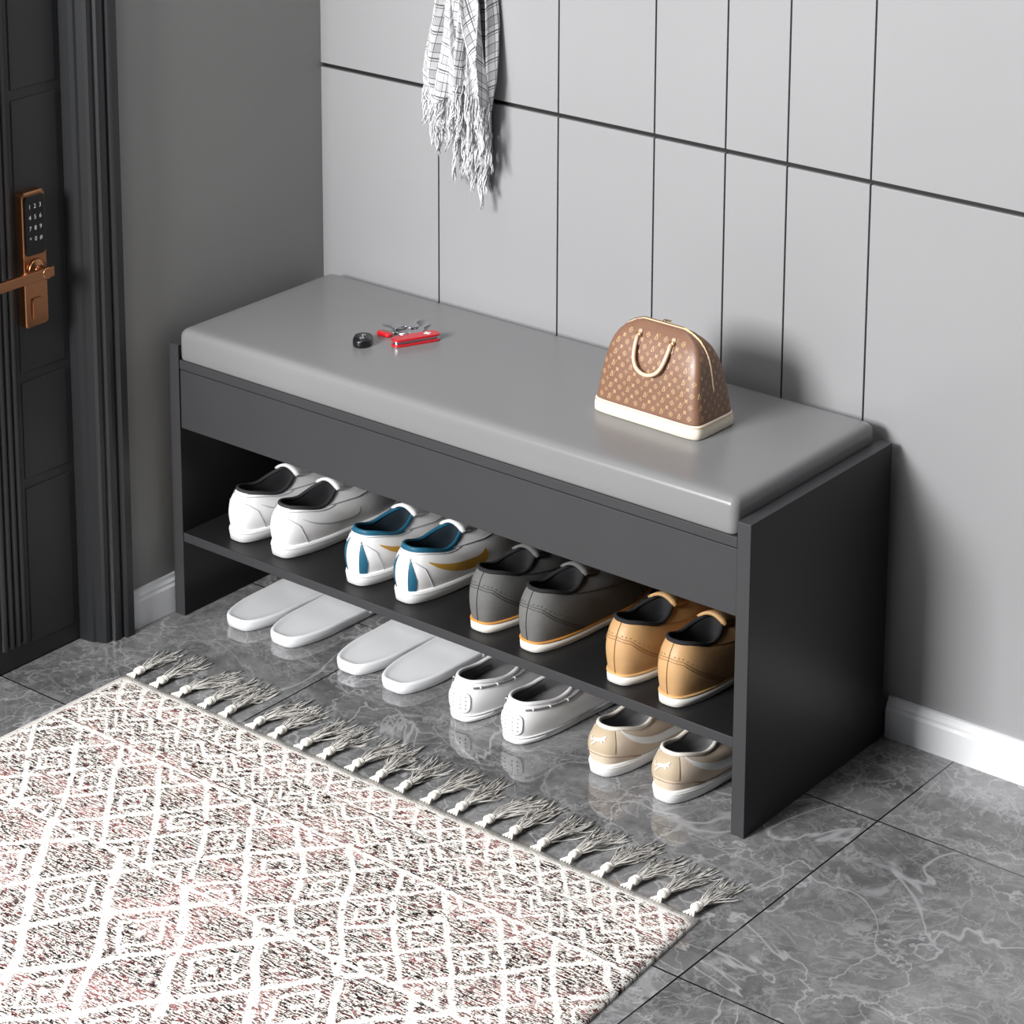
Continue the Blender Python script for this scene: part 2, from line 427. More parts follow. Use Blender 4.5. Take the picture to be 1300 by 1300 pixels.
    if style=='oxford':
        for s_ in (1,-1):
            ln=[]
            for d in (0,.05):
                ln.append(sline(sh,[(T(s_,.0),.60+d),(T(s_,.05),.56+d),(T(s_,.12),.30+d),(T(s_,.19),.02+d)],.0004))
            P('heel_stitching',merge(ln),ms['stitch'])
            P('quarter_seam',sline(sh,[(T(s_,.22),.96),(T(s_,.30),.62),(T(s_,.36),.30),(T(s_,.37),.02)],.0006),ms['stitch'])
        P('back_seam',sline(sh,[(.0,.04),(.0,.96)],.0005),ms['stitch'])
        pf=[]
        for s_ in (1,-1):
            for u in np.linspace(0,1,10):
                t_=interp(u,[0,.35,1],[.0,.05,.155]); v_=interp(u,[0,.35,1],[.70,.66,.34])
                c=sh.Sn(T(s_,t_),v_,.0007); a=(sh.Sn(T(s_,t_)+.004,v_,.0007)-c).normalized(); b=(sh.Sn(T(s_,t_),v_+.02,.0007)-c).normalized()
                V=[tuple(c+(a*math.cos(q)+b*math.sin(q))*.0009) for q in np.linspace(0,2*pi,8,endpoint=False)]
                pf.append((V,[tuple(range(8))]))
        o=P('perforations',merge(pf),ms['stitch'],smooth=False); o['kind']='stuff'
    if style=='loafer':
        for s_ in (1,-1):
            P('side_lace',sline(sh,[(T(s_,.055),.80),(T(s_,.12),.79),(T(s_,.22),.80),(T(s_,.34),.84),(T(s_,.44),.88)],.0014,.0012,50),ms['laces'],lab='grey leather side lace')
            for a in (.09,.16,.23): P('eyelet',sline(sh,[(T(s_,a-.004),.80),(T(s_,a+.004),.80)],.0019,.0012,3),ms['tab'])
        ln=[sline(sh,[(.34,.72),(.40,.42),(.45,.30),(.5,.27),(.55,.30),(.60,.42),(.66,.72)],.0016,.0008)]
        for k in range(18):
            u=k/17; t_=.36+.28*u; v_=interp(abs(t_-.5),[0,.05,.10,.16],[.27,.30,.42,.68])
            ln.append(sline(sh,[(t_,v_-.05),(t_,v_+.05)],.0008,.0012,4))
        P('apron_seam',merge(ln),ms['stitch'])
        def pad(a,b):
            q=2*pi*a; return (.046*b*math.copysign(abs(math.cos(q))**.6,math.cos(q)),.40+.27*b*math.copysign(abs(math.sin(q))**.6,math.sin(q)))
        P('heel_patch',patch(sh,pad,28,4,.0012),ms['tab'],lab='rounded white heel pad')
        P('heel_pad_edge',tube([sh.Sn(*pad(a,1),.0012) for a in np.linspace(0,1,28,endpoint=False)],.0006,5,True),ms['emb'])
        dv=[]
        for i in range(4):
            for j in range(4):
                c=sh.Sn(-.027+.018*i,.25+.10*j,.0014); dv.append(tube([c+Vector((-.0011,0,0)),c+Vector((.0011,0,0))],.0009,6))
        P('heel_emboss',merge(dv),ms['emb'])
        pl=[]
        c=sh.S(.5,.80)+Vector((0,.0,.003))
        for sgn in (1,-1):
            pl.append(tube([c+Vector((sgn*.020*math.sin(pi*u),.012*math.sin(2*pi*u)+.004,.001*math.sin(pi*u)-.001)) for u in np.linspace(0,1,14)],.0013,6))
            pl.append(tube([c+Vector((sgn*.016*u,.024*u,-.004*u)) for u in np.linspace(0,1,8)],.0013,6))
        pl.append(sline(sh,[(.44,.86),(.5,.82),(.56,.86)],.0016,.002,8))
        P('bow',merge(pl),ms['laces'],lab='grey leather lace bow')
    if style=='retro':
        st=[(.095,.95),(.12,.72),(.16,.50),(.21,.36),(.27,.30),(.35,.10)]
        for s_ in (1,-1):
            P('side_logo',band(sh,[(T(s_,a),b) for a,b in st],[.05,.09,.12,.135,.14,.14],.0010,30,4),ms['logo'],lab='white curved form stripe')
            P('stitching',sline(sh,[(T(s_,.0),.28),(T(s_,.06),.27),(T(s_,.12),.16),(T(s_,.17),.0)],.0006),ms['stitch'])
        P('heel_tab',patch(sh,lambda a,b:(-.060+.12*a,.34+.60*b),10,6,.0010),ms['tab'])
        V=[tuple(sh.Sn(mir*a*.021,.61+b*.19+a*.040,.0022)) for a,b in CAT]
        P('heel_emblem',(V,[tuple(range(len(V)))]),ms['emblem'],smooth=False,lab='white leaping cat emblem')
        P('toe_cap',patch(sh,lambda a,b:(.38+.24*a,b*(.34+.10*math.cos((a-.5)*pi))),24,5,.0009),ms['toecap'])
    return e
def mk(n,c,r=.45,**k): return mat(n,c,r,**k)
white=mk('white_shoe_leather',(246,246,247),.4,var=.01,bscale=900,bstr=.04)
softw=mk('white_rubber',(246,246,246),.5,var=.01)
dark=mk('dark_textile_lining',(30,30,33),.9,bscale=600,bstr=.3)
lgrey=mk('light_grey_trim',(178,180,184),.5)
teal=mk('teal_leather',(30,92,118),.5,var=.05)
gold=mk('mustard_gold_leather',(202,156,60),.45)
gsuede=mk('grey_suede',(102,102,101),.85,var=.1,bscale=500,bstr=.3)
tan=mk('tan_leather',(192,152,106),.5,var=.08,bscale=400,bstr=.12)
orange=mk('orange_tan_welt',(206,142,66),.6)
ltan=mk('light_tan_welt',(208,166,112),.6)
cream=mk('cream_rubber',(244,240,232),.55)
dstitch=mk('dark_stitching',(66,64,62),.8)
tstitch=mk('brown_stitching',(150,110,68),.8)
beige=mk('beige_suede',(218,200,180),.85,var=.06,bscale=500,bstr=.3)
creaml=mk('cream_leather',(240,233,222),.5)
sage=mk('beige_heel_leather',(188,170,144),.6)
tbeige=mk('taupe_stitching',(168,146,124),.8)
glin=mk('grey_textile_lining',(112,112,114),.9)
glace=mk('grey_leather_lace',(122,122,126),.6)
tealdark=mk('deep_teal_lining',(18,34,44),.9)
SZ=.132
sa=Shoe()
A=dict(upper=white,sole=softw,lining=dark,logo=lgrey,stitch=lgrey,groove=lgrey,tab=white,laces=softw,collar=mk('charcoal_collar',(50,50,54),.8))
for (x,y),m_,r_ in (((.0945,-.311),-1,0),((.1770,-.311),1,-.02)):
    make_shoe(sa,'sneaker',(x,y,SZ),m_,r_,'white leather low-top sneaker with grey side mark, on bench shelf','shoe','white sneakers on the bench shelf',A,'sneaker_a')
B=dict(upper=white,sole=softw,lining=tealdark,logo=gold,teal=teal,stitch=lgrey,groove=lgrey,laces=softw,collar=teal,tongue=white)
sb=Shoe(zh=.076,zd=.063)
for (x,y),m_,r_ in (((.3208,-.311),-1,0),((.4094,-.310),1,-.03)):
    make_shoe(sb,'sneaker',(x,y,SZ),m_,r_,'white sneaker with teal heel and gold side mark, on bench shelf','shoe','teal and white sneakers on the bench shelf',B,'sneaker_b')
sc_=Shoe(zh=.083,zd=.069,zt=.080,sh=.017,st=.014,c1=.116)
Cc=dict(upper=gsuede,sole=cream,welt=orange,lining=dark,stitch=dstitch,laces=dark)
for (x,y),m_,r_ in (((.5452,-.312),-1,0),((.6316,-.315),1,-.03)):
    make_shoe(sc_,'casual_shoe',(x,y,SZ),m_,r_,'grey suede lace-up shoe with orange-edged cream sole','shoe','grey suede shoes on the bench shelf',Cc,'oxford')
Dd=dict(upper=tan,sole=cream,welt=ltan,lining=dark,stitch=tstitch,laces=dark)
for (x,y),m_,r_ in (((.7762,-.316),-1,0),((.8619,-.321),1,0)):
    make_shoe(sc_,'casual_shoe',(x,y,SZ),m_,r_,'tan leather lace-up shoe with cream sole, on bench shelf','shoe','tan leather shoes on the bench shelf',Dd,'oxford')
sl=Shoe(zh=.055,zd=.046,zt=.054,sh=.012,st=.010,c1=.140,c0=.011,cw=.0285,bul=.0055)
E=dict(upper=white,sole=softw,lining=glin,stitch=lgrey,laces=glace,tab=white,collar=white,emb=lgrey,groove=lgrey)
for (x,y),m_,r_ in (((.5238,-.328),-1,0),((.6161,-.331),1,-.04)):
    make_shoe(sl,'loafer',(x,y,0),m_,r_,'white leather boat loafer with grey lace, under the bench','shoe','white loafers under the bench',E,'loafer')
sr=Shoe(zh=.063,zd=.052,zt=.065,sh=.019,st=.016,c1=.120)
F_=dict(upper=beige,sole=softw,lining=glin,logo=softw,stitch=tbeige,tab=sage,emblem=softw,laces=softw,toecap=creaml,collar=creaml,tongue=creaml,groove=creaml)
for (x,y),m_,r_ in (((.7577,-.326),-1,0),((.8604,-.328),1,-.03)):
    make_shoe(sr,'sneaker',(x,y,0),m_,r_,'beige suede retro sneaker with white side stripe, under the bench','shoe','beige sneakers under the bench',F_,'retro')
# slides
M_slide=mat('pale_grey_foam',(240,241,243),.35,var=.01)
ss=Shoe(L=.264,wh=.0410,wm=.0400,wb=.0418,wt=.041,med=.0,ex=.56)
for (x,y),mir in (((.1075,-.334),-1),((.1930,-.332),1),((.3230,-.334),-1),((.4085,-.336),1)):
    e=empty('slide_sandal',(x,y,0),0,'pale grey foam slide sandal on the floor under the bench','sandal','slide sandals under the bench')
    th=[i/72 for i in range(72)]
    hz=lambda yn:interp(yn,[0,.3,.6,1],[.018,.017,.016,.016])
    def rg(ex,zf): return [(ss.Oo(t,ex)[0]*mir,ss.Oo(t,ex)[1],zf(ss.O(t)[2])) for t in th]
    def rs(k,dz):
        out=[]
        for t in th:
            a,b,yn=ss.Oo(t,-.005); out.append((a*k*mir,.132+(b-.132)*(k*.30+.70 if k>.2 else .72),hz(yn)-dz))
        return out
    sp=lambda y:.005*sst(.75,1,y)
    v,f=loft([rg(-.004,sp),rg(-.001,lambda y:sp(y)+.002),rg(.0004,lambda y:hz(y)*.5),rg(.0006,lambda y:hz(y)-.0035),rg(.0000,lambda y:hz(y)-.0012),rg(-.0015,lambda y:hz(y)-.0003),rg(-.0032,hz),rs(1.0,.0006),rs(.93,.0020),rs(.80,.0030),rs(.55,.0036),rs(.28,.0038),rs(.02,.0039)],True,True,True)
    put('footbed',v,f,M_slide,e,flip=mir<0)
    L=[]
    for j in range(11):
        yy=.150+.080*j/10; row=[]
        for i in range(17):
            a=pi*i/16; w=.0405
            row.append((w*math.cos(a)*mir,yy+.008*math.sin(a),.008+(.042-.010*(j/10))*math.sin(a)**.8))
        L.append(row)
    v,f=loft(L,False); o=put('strap',v,f,M_slide,e,flip=mir<0); q=o.modifiers.new('s','SOLIDIFY'); q.thickness=.005; q.offset=0

# ---------------------------------------------------------------- handbag
BX,BY,BZ=.7525,-.183,.4470
bag=empty('handbag',(BX,BY,BZ),-.03,'brown monogram canvas dome handbag with cream leather base','handbag')
HB=.128
AX=[0,.14,.45,.64,.76,.86,.93,.975,1]
def aw(z): return interp(z/HB,AX,[.0865,.0850,.0795,.0755,.0715,.0650,.0560,.0450,.034])
def bw_(z): return interp(z/HB,AX,[.044,.0430,.0365,.0305,.0250,.0190,.0130,.0085,.0045])
def smf(fn,z):
    return sum(fn(min(HB,max(0,z+d)))*w for d,w in ((-.005,.25),(0,.5),(.005,.25))) if z<HB*.97 else fn(z)
NS=9
def brow(z,ex=0,n=96):
    a=smf(aw,z)+ex;b=smf(bw_,z)+ex; out=[]
    for i in range(n):
        t=2*pi*i/n; c,s=math.cos(t),math.sin(t)
        out.append((a*math.copysign(abs(c)**(2/NS),c),b*math.copysign(abs(s)**(2/NS),s),z))
    return out
M_canvas=mat('brown_coated_canvas',(128,94,75),.38,var=.08,vscale=60,bscale=1600,bstr=.08)
M_mono=mat('monogram_print_gold',(192,158,120),.42,var=.03)
M_cream=mat('cream_vachetta_leather',(242,232,214),.42,var=.03)
M_tanl=mat('pale_pink_tan_leather',(228,196,170),.42,var=.05)
M_brass=mat('polished_brass',(214,170,90),.22,metal=1)
zs=[.018]+[.022+ (HB-.022)*(1-(1-k/26)**1.35) for k in range(27)]
v,f=loft([brow(z) for z in zs],True,True,True); nb=len(f)
def stroke(x0,y0,x1,y1,w0,w1=None):
    w1=w0 if w1 is None else w1
    return ([(x0-w0/2,y0,0),(x0+w0/2,y0,0),(x1+w1/2,y1,0),(x1-w1/2,y1,0)],[(0,1,2,3)])
glyphLV=merge([stroke(-.0048,-.0052,-.0020,.0040,.0019),stroke(-.0048,-.0052,-.0046,-.0040,.0030),stroke(-.0015,-.0052,-.0012,-.0040,.0062),stroke(.0012,-.0052,.0019,-.0022,.0009),stroke(-.0020,.0034,-.0019,.0042,.0034),
    stroke(.0014,-.0036,-.0010,.0058,.0018,.0019),stroke(.0016,-.0036,.0052,.0058,.0009),stroke(-.0010,.0050,-.0010,.0058,.0036),stroke(.0052,.0050,.0052,.0058,.0028)])
def flower(kind):
    V=[];F=[]
    def ell(cx,cy,rx,ry,a,n=8):
        b=len(V)
        for i in range(n):
            q=2*pi*i/n; x=rx*math.cos(q);y=ry*math.sin(q)
            V.append((cx+x*math.cos(a)-y*math.sin(a),cy+x*math.sin(a)+y*math.cos(a),0))
        F.append(tuple(range(b,b+n)))
    R=.0050
    if kind==0:
        for k in range(4):
            a=k*pi/2+pi/4; ell(.0026*math.cos(a),.0026*math.sin(a),.0021,.0014,a)
        ell(0,0,.0010,.0010,0)
    elif kind==1:
        for k in range(4):
            a=k*pi/2; ell(.0027*math.cos(a),.0027*math.sin(a),.0023,.0010,a)
        n=16;b=len(V)
        for i in range(n):
            q=2*pi*i/n; V.append((R*math.cos(q),R*math.sin(q),0)); V.append(((R-.0008)*math.cos(q),(R-.0008)*math.sin(q),0))
        for i in range(n):
            j=(i+1)%n; F.append((b+2*i,b+2*j,b+2*j+1,b+2*i+1))
    else:
        b=len(V); 
        for i in range(8):
            q=pi/4*i; r_=.0050 if i%2==0 else .0026; V.append((r_*math.cos(q),r_*math.sin(q),0))
        for i in range(8):
            q=pi/4*i; r_=.0036 if i%2==0 else .0017; V.append((r_*math.cos(q),r_*math.sin(q),0))
        for i in range(8): F.append((b+i,b+(i+1)%8,b+8+(i+1)%8,b+8+i))
        ell(0,0,.0011,.0011,0)
    return V,F
G=[glyphLV,flower(0),flower(1),flower(2)]
mono=[]
def yfront(x,z):
    a=smf(aw,z);b=smf(bw_,z); q=1-abs(x/a)**NS
    return None if q<=.12 else b*q**(1/NS)
def xside(y,z):
    a=smf(aw,z);b=smf(bw_,z); q=1-abs(y/b)**NS
    return None if q<=.12 else a*q**(1/NS)
GS=.64
for r in range(14):
    z=.0270+r*.0073
    for c in range(-13,14):
        x=c*.0142+(.0071 if r%2 else 0)
        g=G[0] if r%2==0 and c%2==0 else (G[2] if r%2==0 else (G[1] if c%2==0 else G[3]))
        for face in ('f','b','r','l'):
            V=[];ok=True
            for (gx,gz,_) in g[0]:
                hz_=gx*GS+x; zz=z+gz*GS
                if zz<.021 or zz>HB*.93: ok=False;break
                q=yfront(hz_,zz) if face in 'fb' else xside(hz_,zz)
                if face in 'fb' and abs(hz_)>smf(aw,zz)*.965: q=None
                if face in 'rl' and abs(hz_)>smf(bw_,zz)*.88: q=None
                if q is None: ok=False;break
                q+=.00040
                V.append({'f':(hz_,-q,zz),'b':(-hz_,q,zz),'r':(q,hz_,zz),'l':(-q,-hz_,zz)}[face])
            if ok: mono.append((V,g[1]))
mv,mf=merge(mono)
v2,f2=merge([(v,f),(mv,mf)])
put('body',v2,f2,[M_canvas,M_mono],bag,midx=[0]*nb+[1]*(len(f2)-nb))['label']='brown canvas body with gold monogram and flower print'
v,f=loft([brow(0,-.002),brow(.0015,.0008),brow(.009,.0014),brow(.0175,.0012),brow(.0190,.0006),brow(.0190,-.003)],True,True,True)
put('base',v,f,M_cream,bag)['label']='cream leather base band'
v,f=tube([tuple(p) for p in brow(.0165,.0015)],.0004,4,True); put('stitching',v,f,mat('ochre_thread',(190,140,70),.7),bag)
zp=[]
side=[(smf(aw,z),z) for z in np.linspace(HB*.42,HB,14)]
for x,z in side: zp.append((-x,0,z+.0006))
for x in np.linspace(-.030,.030,9): zp.append((x,0,HB+.0010))
for x,z in reversed(side): zp.append((x,0,z+.0006))
v,f=tube(zp,.0013,6); put('piping',v,f,M_tanl,bag)['label']='tan leather piping over the zip'
v,f=tube([(x,y,z+.0012) for x,y,z in zp[8:-8]],.0009,5); put('zip',v,f,M_brass,bag)
ZA=HB*.88
for sy in (-1,1):
    pts=[]
    for u in np.linspace(0,1,31):
        s_=math.sin(pi*u)
        z=ZA-.043*s_**.7; x=-.027+.054*u-math.sin(2*pi*u)*.006
        pts.append((x,sy*(smf(bw_,max(.02,z))+.005+.003*s_),z))
    v,f=tube(pts,.0027,8); put('handle',v,f,M_tanl,bag)['label']='pale tan rolled leather handle'
    for sx in (-1,1):
        L=[]
        for k in range(6):
            u=k/5; z=ZA-.012+.018*u; yy=sy*(smf(bw_,z)+.0012); w=.0042*(1-.4*u)
            L.append([(sx*.027-w,yy,z),(sx*.027+w,yy,z)])
        v,f=loft(L,False); o=put('handle_tab',v,f,M_tanl,bag); q=o.modifiers.new('s','SOLIDIFY'); q.thickness=.0014; q.offset=0
        v,f=tube([(sx*.027+.0036*math.cos(t),sy*(smf(bw_,ZA)+.0035),ZA+.0036*math.sin(t)) for t in np.linspace(0,2*pi,14,endpoint=False)],.0007,5,True)
        put('handle_ring',v,f,M_brass,bag)
v,f=merge([tube([(.0+.0022*math.cos(t),0,HB+.004+.0022*math.sin(t)) for t in np.linspace(0,2*pi,12,endpoint=False)],.0006,5,True),boxvf((.001,-.0015,HB+.0055),(.010,.0015,HB+.0068))])
put('zip_pull',v,f,M_brass,bag,smooth=False)

# ---------------------------------------------------------------- keys, fob, pocket knife
CZ=.4470
M_steel=mat('nickel_steel',(190,190,194),.25,metal=1); M_red=mat('red_celluloid',(196,24,36),.25,var=.02,coat=.4); M_bp=mat('black_plastic',(20,20,22),.3)
def slab(loop,z0,z1,r=.0008):
    cx=sum(p[0] for p in loop)/len(loop);cy=sum(p[1] for p in loop)/len(loop)
    def sc(k,z): return [(cx+(x-cx)*k,cy+(y-cy)*k,z) for x,y in loop]
    return loft([sc(.94,z0),sc(1,z0+r),sc(1,z1-r),sc(.94,z1)],True,True,True)
kn=empty('pocket_knife',(.323,-.1786,CZ),math.radians(65),'red folding pocket knife with white cross, on the cushion','pocket knife')
def stad(L_,W_,n=10):
    o=[]
    for i in range(n+1): a=-pi/2+pi*i/n; o.append((L_/2-W_/2+W_/2*math.cos(a),W_/2*math.sin(a)))
    for i in range(n+1): a=pi/2+pi*i/n; o.append((-L_/2+W_/2+W_/2*math.cos(a),W_/2*math.sin(a)))
    return o
put('scale',*slab(stad(.074,.019),0.0,.0035),M_red,kn,smooth=False)
put('blades',*merge([slab(stad(.070,.015),.0034,.0046,.0003),slab(stad(.068,.013),.0045,.0060,.0003),slab(stad(.070,.015),.0059,.0077,.0003)]),M_steel,kn,smooth=False)
put('scale',*slab(stad(.074,.019),.0076,.0112),M_red,kn,smooth=False)
put('emblem',*merge([boxvf((.013,-.0016,.0112),(.023,.0016,.0117)),boxvf((.0164,-.005,.0112),(.0196,.005,.01171))]),M_digit,kn,smooth=False)['label']='white cross emblem'
fb=empty('car_key_fob',(.2690,-.2300,CZ),math.radians(120),'black oval car key fob on the grey cushion','key fob')
put('shell',*slab(stad(.038,.026),0,.011,.003),M_bp,fb)
put('button',*slab([(x-.007,y) for x,y in stad(.008,.008)],.0108,.0120,.0003),M_steel,fb,smooth=False)
put('button',*slab([(x+.006,y) for x,y in stad(.007,.007)],.0108,.0120,.0003),M_steel,fb,smooth=False)
kr=empty('key_ring',(.284,-.1560,CZ),0,'steel key ring with house keys and red tag','keys')
ring=[]
for k in range(2): ring.append(tube([(.015*math.cos(t),.015*math.sin(t),.0014+.0016*k) for t in np.linspace(0,2*pi,28,endpoint=False)],.0012,6,True))
put('ring',*merge(ring),M_steel,kr)
def key(ang,z,bend=.5):
    K=.74
    head=[(.0135*math.cos(t),.0135*math.sin(t)) for t in np.linspace(.40,2*pi-.40,18)]
    shaft=[(.032,-.0040),(.030,-.0052),(.028,-.0036),(.0255,-.0052),(.023,-.0036),(.0205,-.0052),(.018,-.004)][::-1]
    loop=[(x*K,y*K) for x,y in head+[(.0135,-.0048)]+shaft+[(.035,-.001),(.034,.0040),(.0135,.0048)]]
    v,f=slab(loop,0,.0019,.0002); c,s=math.cos(ang),math.sin(ang)
    ox,oy=.019*c,.019*s; a2=ang+bend; c,s=math.cos(a2),math.sin(a2)
    return put('key',[(ox+x*c-y*s,oy+x*s+y*c,z+q) for x,y,q in v],f,M_steel,kr,smooth=False)
key(math.radians(60),.0005,.6); key(math.radians(5),.0026,-.4); key(math.radians(100),.0030,.2); key(math.radians(160),.001,.5)
tg=put('tag',*slab([(x-.014,y-.028) for x,y in stad(.026,.013)],0.0,.005,.001),M_red,kr); tg['label']='red plastic key tag'
v,f=tube([(-.006,-.024,.003),(-.003,-.018,.004),(0,-.015,.003)],.0009,6); put('link',v,f,M_steel,kr)

# ---------------------------------------------------------------- rug
RX0,RX1,RY0,RY1=.092,1.061,-.537,-1.80
def rug_mat():
    m,nt,bs=newmat('woven_kilim_pattern'); vec,x,y,z=coords(nt)
    u=x; v=y*(-1)
    q=.0028
    jx=noise(nt,vec,90,3,.65)*.012-.006; jl=noise(nt,vec,6,2)*.036-.018; jm=noise(nt,comb(nt,v,u,3),6,2)*.032-.016
    uq=((u+jx+jl)/q).floor()*q; vq=((v+jx*.6+jm)/q).floor()*q; vz=((v+jx*.5+jm*.12)/q).floor()*q
    def dia(p,r,ou=0,ov=0,V_=None): 
        return ((uq+ou)/p).fract().__sub__(.5).abs()*2+(((V_ or vq)+ov)/r).fract().__sub__(.5).abs()*2
    def line(d,c,w): return (d-c).abs().lt(w)
    def zig(c,p,a,w,o=0): return ((((uq+o)/p).fract()-.5).abs()*(2*a)-(vz-c)).abs().lt(w)
    d0=dia(.038,.046,0,-.018,vz); L0=line(d0,1,.20).max(line(d0,.1,.12))
    L1=zig(.068,.050,.026,.0040).max(zig(.085,.050,.026,.0026)).max(zig(.104,.050,.026,.0038))
    d2=dia(.080,.0925,.02,.000); L2=line(d2,1,.125).max(line(d2,.45,.085))
    d3=dia(.118,.148,.05,.08); L4=line(d3,1,.115).max(line(d3,.52,.065)).max(line(d3,.04,.08))
    def rng_(a,b): return vz.gt(a)*vz.lt(b)
    zA=rng_(.012,.060); zB=rng_(.064,.140); zC=rng_(.145,.330); zD=vz.gt(.335)
    L=((L0*zA).max(L1*zB).max(L2*zC).max(L4*zD))*noise(nt,vec,45,2,.6).gt(.365)
    gaps=(zA+zB+zC+zD).lt(.5)
    hem=(u.lt(.010)).max(v.lt(.006))
    Lm=L.max(gaps).max(hem)
    s1=noise(nt,comb(nt,u*80,v*400,0),1,3,.65); s2=noise(nt,comb(nt,u*40,v*330,4),1,2,.6)
    s3=noise(nt,comb(nt,u*24,v*120,9),1,2,.6); s4=noise(nt,comb(nt,u*7,v*16,3),1,2,.6)
    s5=noise(nt,comb(nt,u*340,v*340,1),1,2,.6)
    creamc=lin((244,239,231))
    dk=mix(nt,s3.smooth(.46,.54),lin((30,26,28)),lin((92,78,76)))
    dk=mix(nt,s4.smooth(.50,.60)*s2.gt(.46)*.85,dk,lin((176,126,126)))
    dk=mix(nt,s2.gt(.58),dk,lin((122,58,58)))
    fill=mix(nt,((s1*.68+s5*.32)).gt(.505),dk,creamc)
    lc=mix(nt,(s5*.6+s1*.4).gt(.600)*.75,lin((250,246,240)),lin((110,98,94)))
    col=mix(nt,Lm,fill,lc)
    nt.links.new(col,bs.inputs['Base Color']); bs.inputs['Roughness'].default_value=.95; bs.inputs['Specular IOR Level'].default_value=.1
    bump(nt,bs,s1*.6+s5*.6+Lm*1.2,.8,.004)
    return m
M_rug=rug_mat()
M_yarn=mat('cream_cotton_yarn',(240,236,228),.95,var=.06,spec=.1,bscale=900,bstr=.4)
M_yarn2=mat('greige_cotton_fringe',(208,205,200),.95,var=.15,spec=.1,bscale=900,bstr=.4)
rug=empty('rug',(RX0,RY0,0),0,'cream, black and rose diamond-pattern woven rug with tassels','rug')
nx,ny=60,90; V=[];F=[]
def rugpt(i,j):
    u=i/nx; w=j/ny
    y=(RY1-RY0)*w
    x=(RX1-RX0)*u + u*.089*(-y)*.9
    edge=min(i,nx-i,j)
    zz=.0065+.0006*math.sin(9*u+5*w)+ (0 if edge>0 else -.002)
    y+=.0018*math.sin(23*u*3) if j==0 else 0
    return (x,y,zz)
for j in range(ny+1):
    for i in range(nx+1): V.append(rugpt(i,j))
for j in range(ny):
    for i in range(nx):
        a=j*(nx+1)+i; F.append((a,a+nx+1,a+nx+2,a+1))
top=len(V)
bd=[(i,0) for i in range(nx+1)]+[(nx,j) for j in range(1,ny+1)]+[(i,ny) for i in range(nx-1,-1,-1)]+[(0,j) for j in range(ny-1,0,-1)]
for i,j in bd:
    p=rugpt(i,j); V.append((p[0],p[1],.0002))
m_=len(bd)
for k in range(m_):
    i,j=bd[k];i2,j2=bd[(k+1)%m_]
    F.append((j*(nx+1)+i,j2*(nx+1)+i2,top+(k+1)%m_,top+k))
put('woven_field',V,F,M_rug,rug)
NT=22
for k in range(NT):
    cx=.012+(.964-.022)*k/(NT-1)+random.uniform(-.003,.003)
    dirx=random.uniform(-.16,.16)
    parts=[]
    kx,ky,kz=cx+dirx*.010,.012+random.uniform(-.002,.003),.0072
    for s_ in (-1,-.3,.4,1):
        parts.append(tube([(cx+s_*.007,-.001,.006),(kx+s_*.003,ky*.55,.007),(kx+s_*.001,ky,kz)],[.0014,.0015,.0018],5))
    n=10; L=[]
    for q in range(9):
        a=pi*q/8; r=.0060*math.sin(a)**.8+.0004
        L.append([(kx+r*math.cos(2*pi*i/n)*(1+.14*math.sin(3*i+k)),ky+.0064*-math.cos(a)+.002,kz+r*.88*math.sin(2*pi*i/n)*(1+.1*math.sin(2*i+k))+.0003) for i in range(n)])
    parts.append(loft(L,True,True,True))
    for q in (0,1): parts.append(tube([(kx+.0048*math.cos(t),ky+.0056+.0027*q+.0015*math.cos(t),kz+.0043*math.sin(t)) for t in np.linspace(0,2*pi,12,endpoint=False)],.0013,6,True))
    v,f=merge(parts); nk=len(f)
    fr=[]
    for s_ in range(32):
        sp_=(s_-15.5)/15.5+random.uniform(-.14,.14); ln_=random.uniform(.056,.100); pts=[]
        wv=random.uniform(0,6); am=random.uniform(.0006,.0034); cu=random.uniform(-.008,.009)
        for q in range(12):
            u=q/11
            pts.append((kx+dirx*ln_*u+sp_*(.0035+.0165*u)+am*math.sin(wv+8*u)*min(1,3*u)+cu*u*u,ky+.007+ln_*u*(1-.14*abs(sp_)),max(.0012,kz*(1-u*1.5)+.0030*(s_%4)*math.sin(pi*u)*.8)+(.0018*math.sin(7*u+wv) if u>.3 else 0)))
        pts=[(a,b,max(c,.0010)) for a,b,c in pts]
        fr.append(tube(pts,[.00085]*11+[.0005],4))
    fv,ff=merge(fr); V,F=merge([(v,f),(fv,ff)])
    t=put('tassel',V,F,[M_yarn,M_yarn2],rug,midx=[0]*nk+[1]*(len(F)-nk)); 

# ---------------------------------------------------------------- scarf + hook
def scarf_mat():
    m,nt,bs=newmat('white_black_plaid_wool'); t=nt.nodes.new('ShaderNodeUVMap'); sp=nt.nodes.new('ShaderNodeSeparateXYZ'); nt.links.new(t.outputs[0],sp.inputs[0])
    u=NV(nt,sp.outputs[0]); v=NV(nt,sp.outputs[1])
    def lines(a,p,w,o=0): return ((((a+o)/p).fract()-.5).abs()*p).lt(w)
    g=lines(u,.013,.0006).max(lines(v,.013,.0006)).max(lines(u,.039,.0011,.004)).max(lines(v,.039,.0011,.004))
    sh_=lines(u,.039,.006,.02)*.5+lines(v,.039,.006,.02)*.5
    wv=noise(nt,comb(nt,u*900,v*900,0),1,2)
    c=mix(nt,sh_*.55,lin((240,240,242)),lin((134,135,140)))
    c=mix(nt,g*wv.gt(.38)*.88,c,lin((44,44,48)))
    nt.links.new(c,bs.inputs['Base Color']); bs.inputs['Roughness'].default_value=.95; bs.inputs['Specular IOR Level'].default_value=.1
    bump(nt,bs,wv,.4,.001); return m
M_scarf=scarf_mat(); M_fr=mat('grey_wool_fringe',(214,214,217),.95,var=.2,spec=.1)
sx0,sz0=.275,1.24
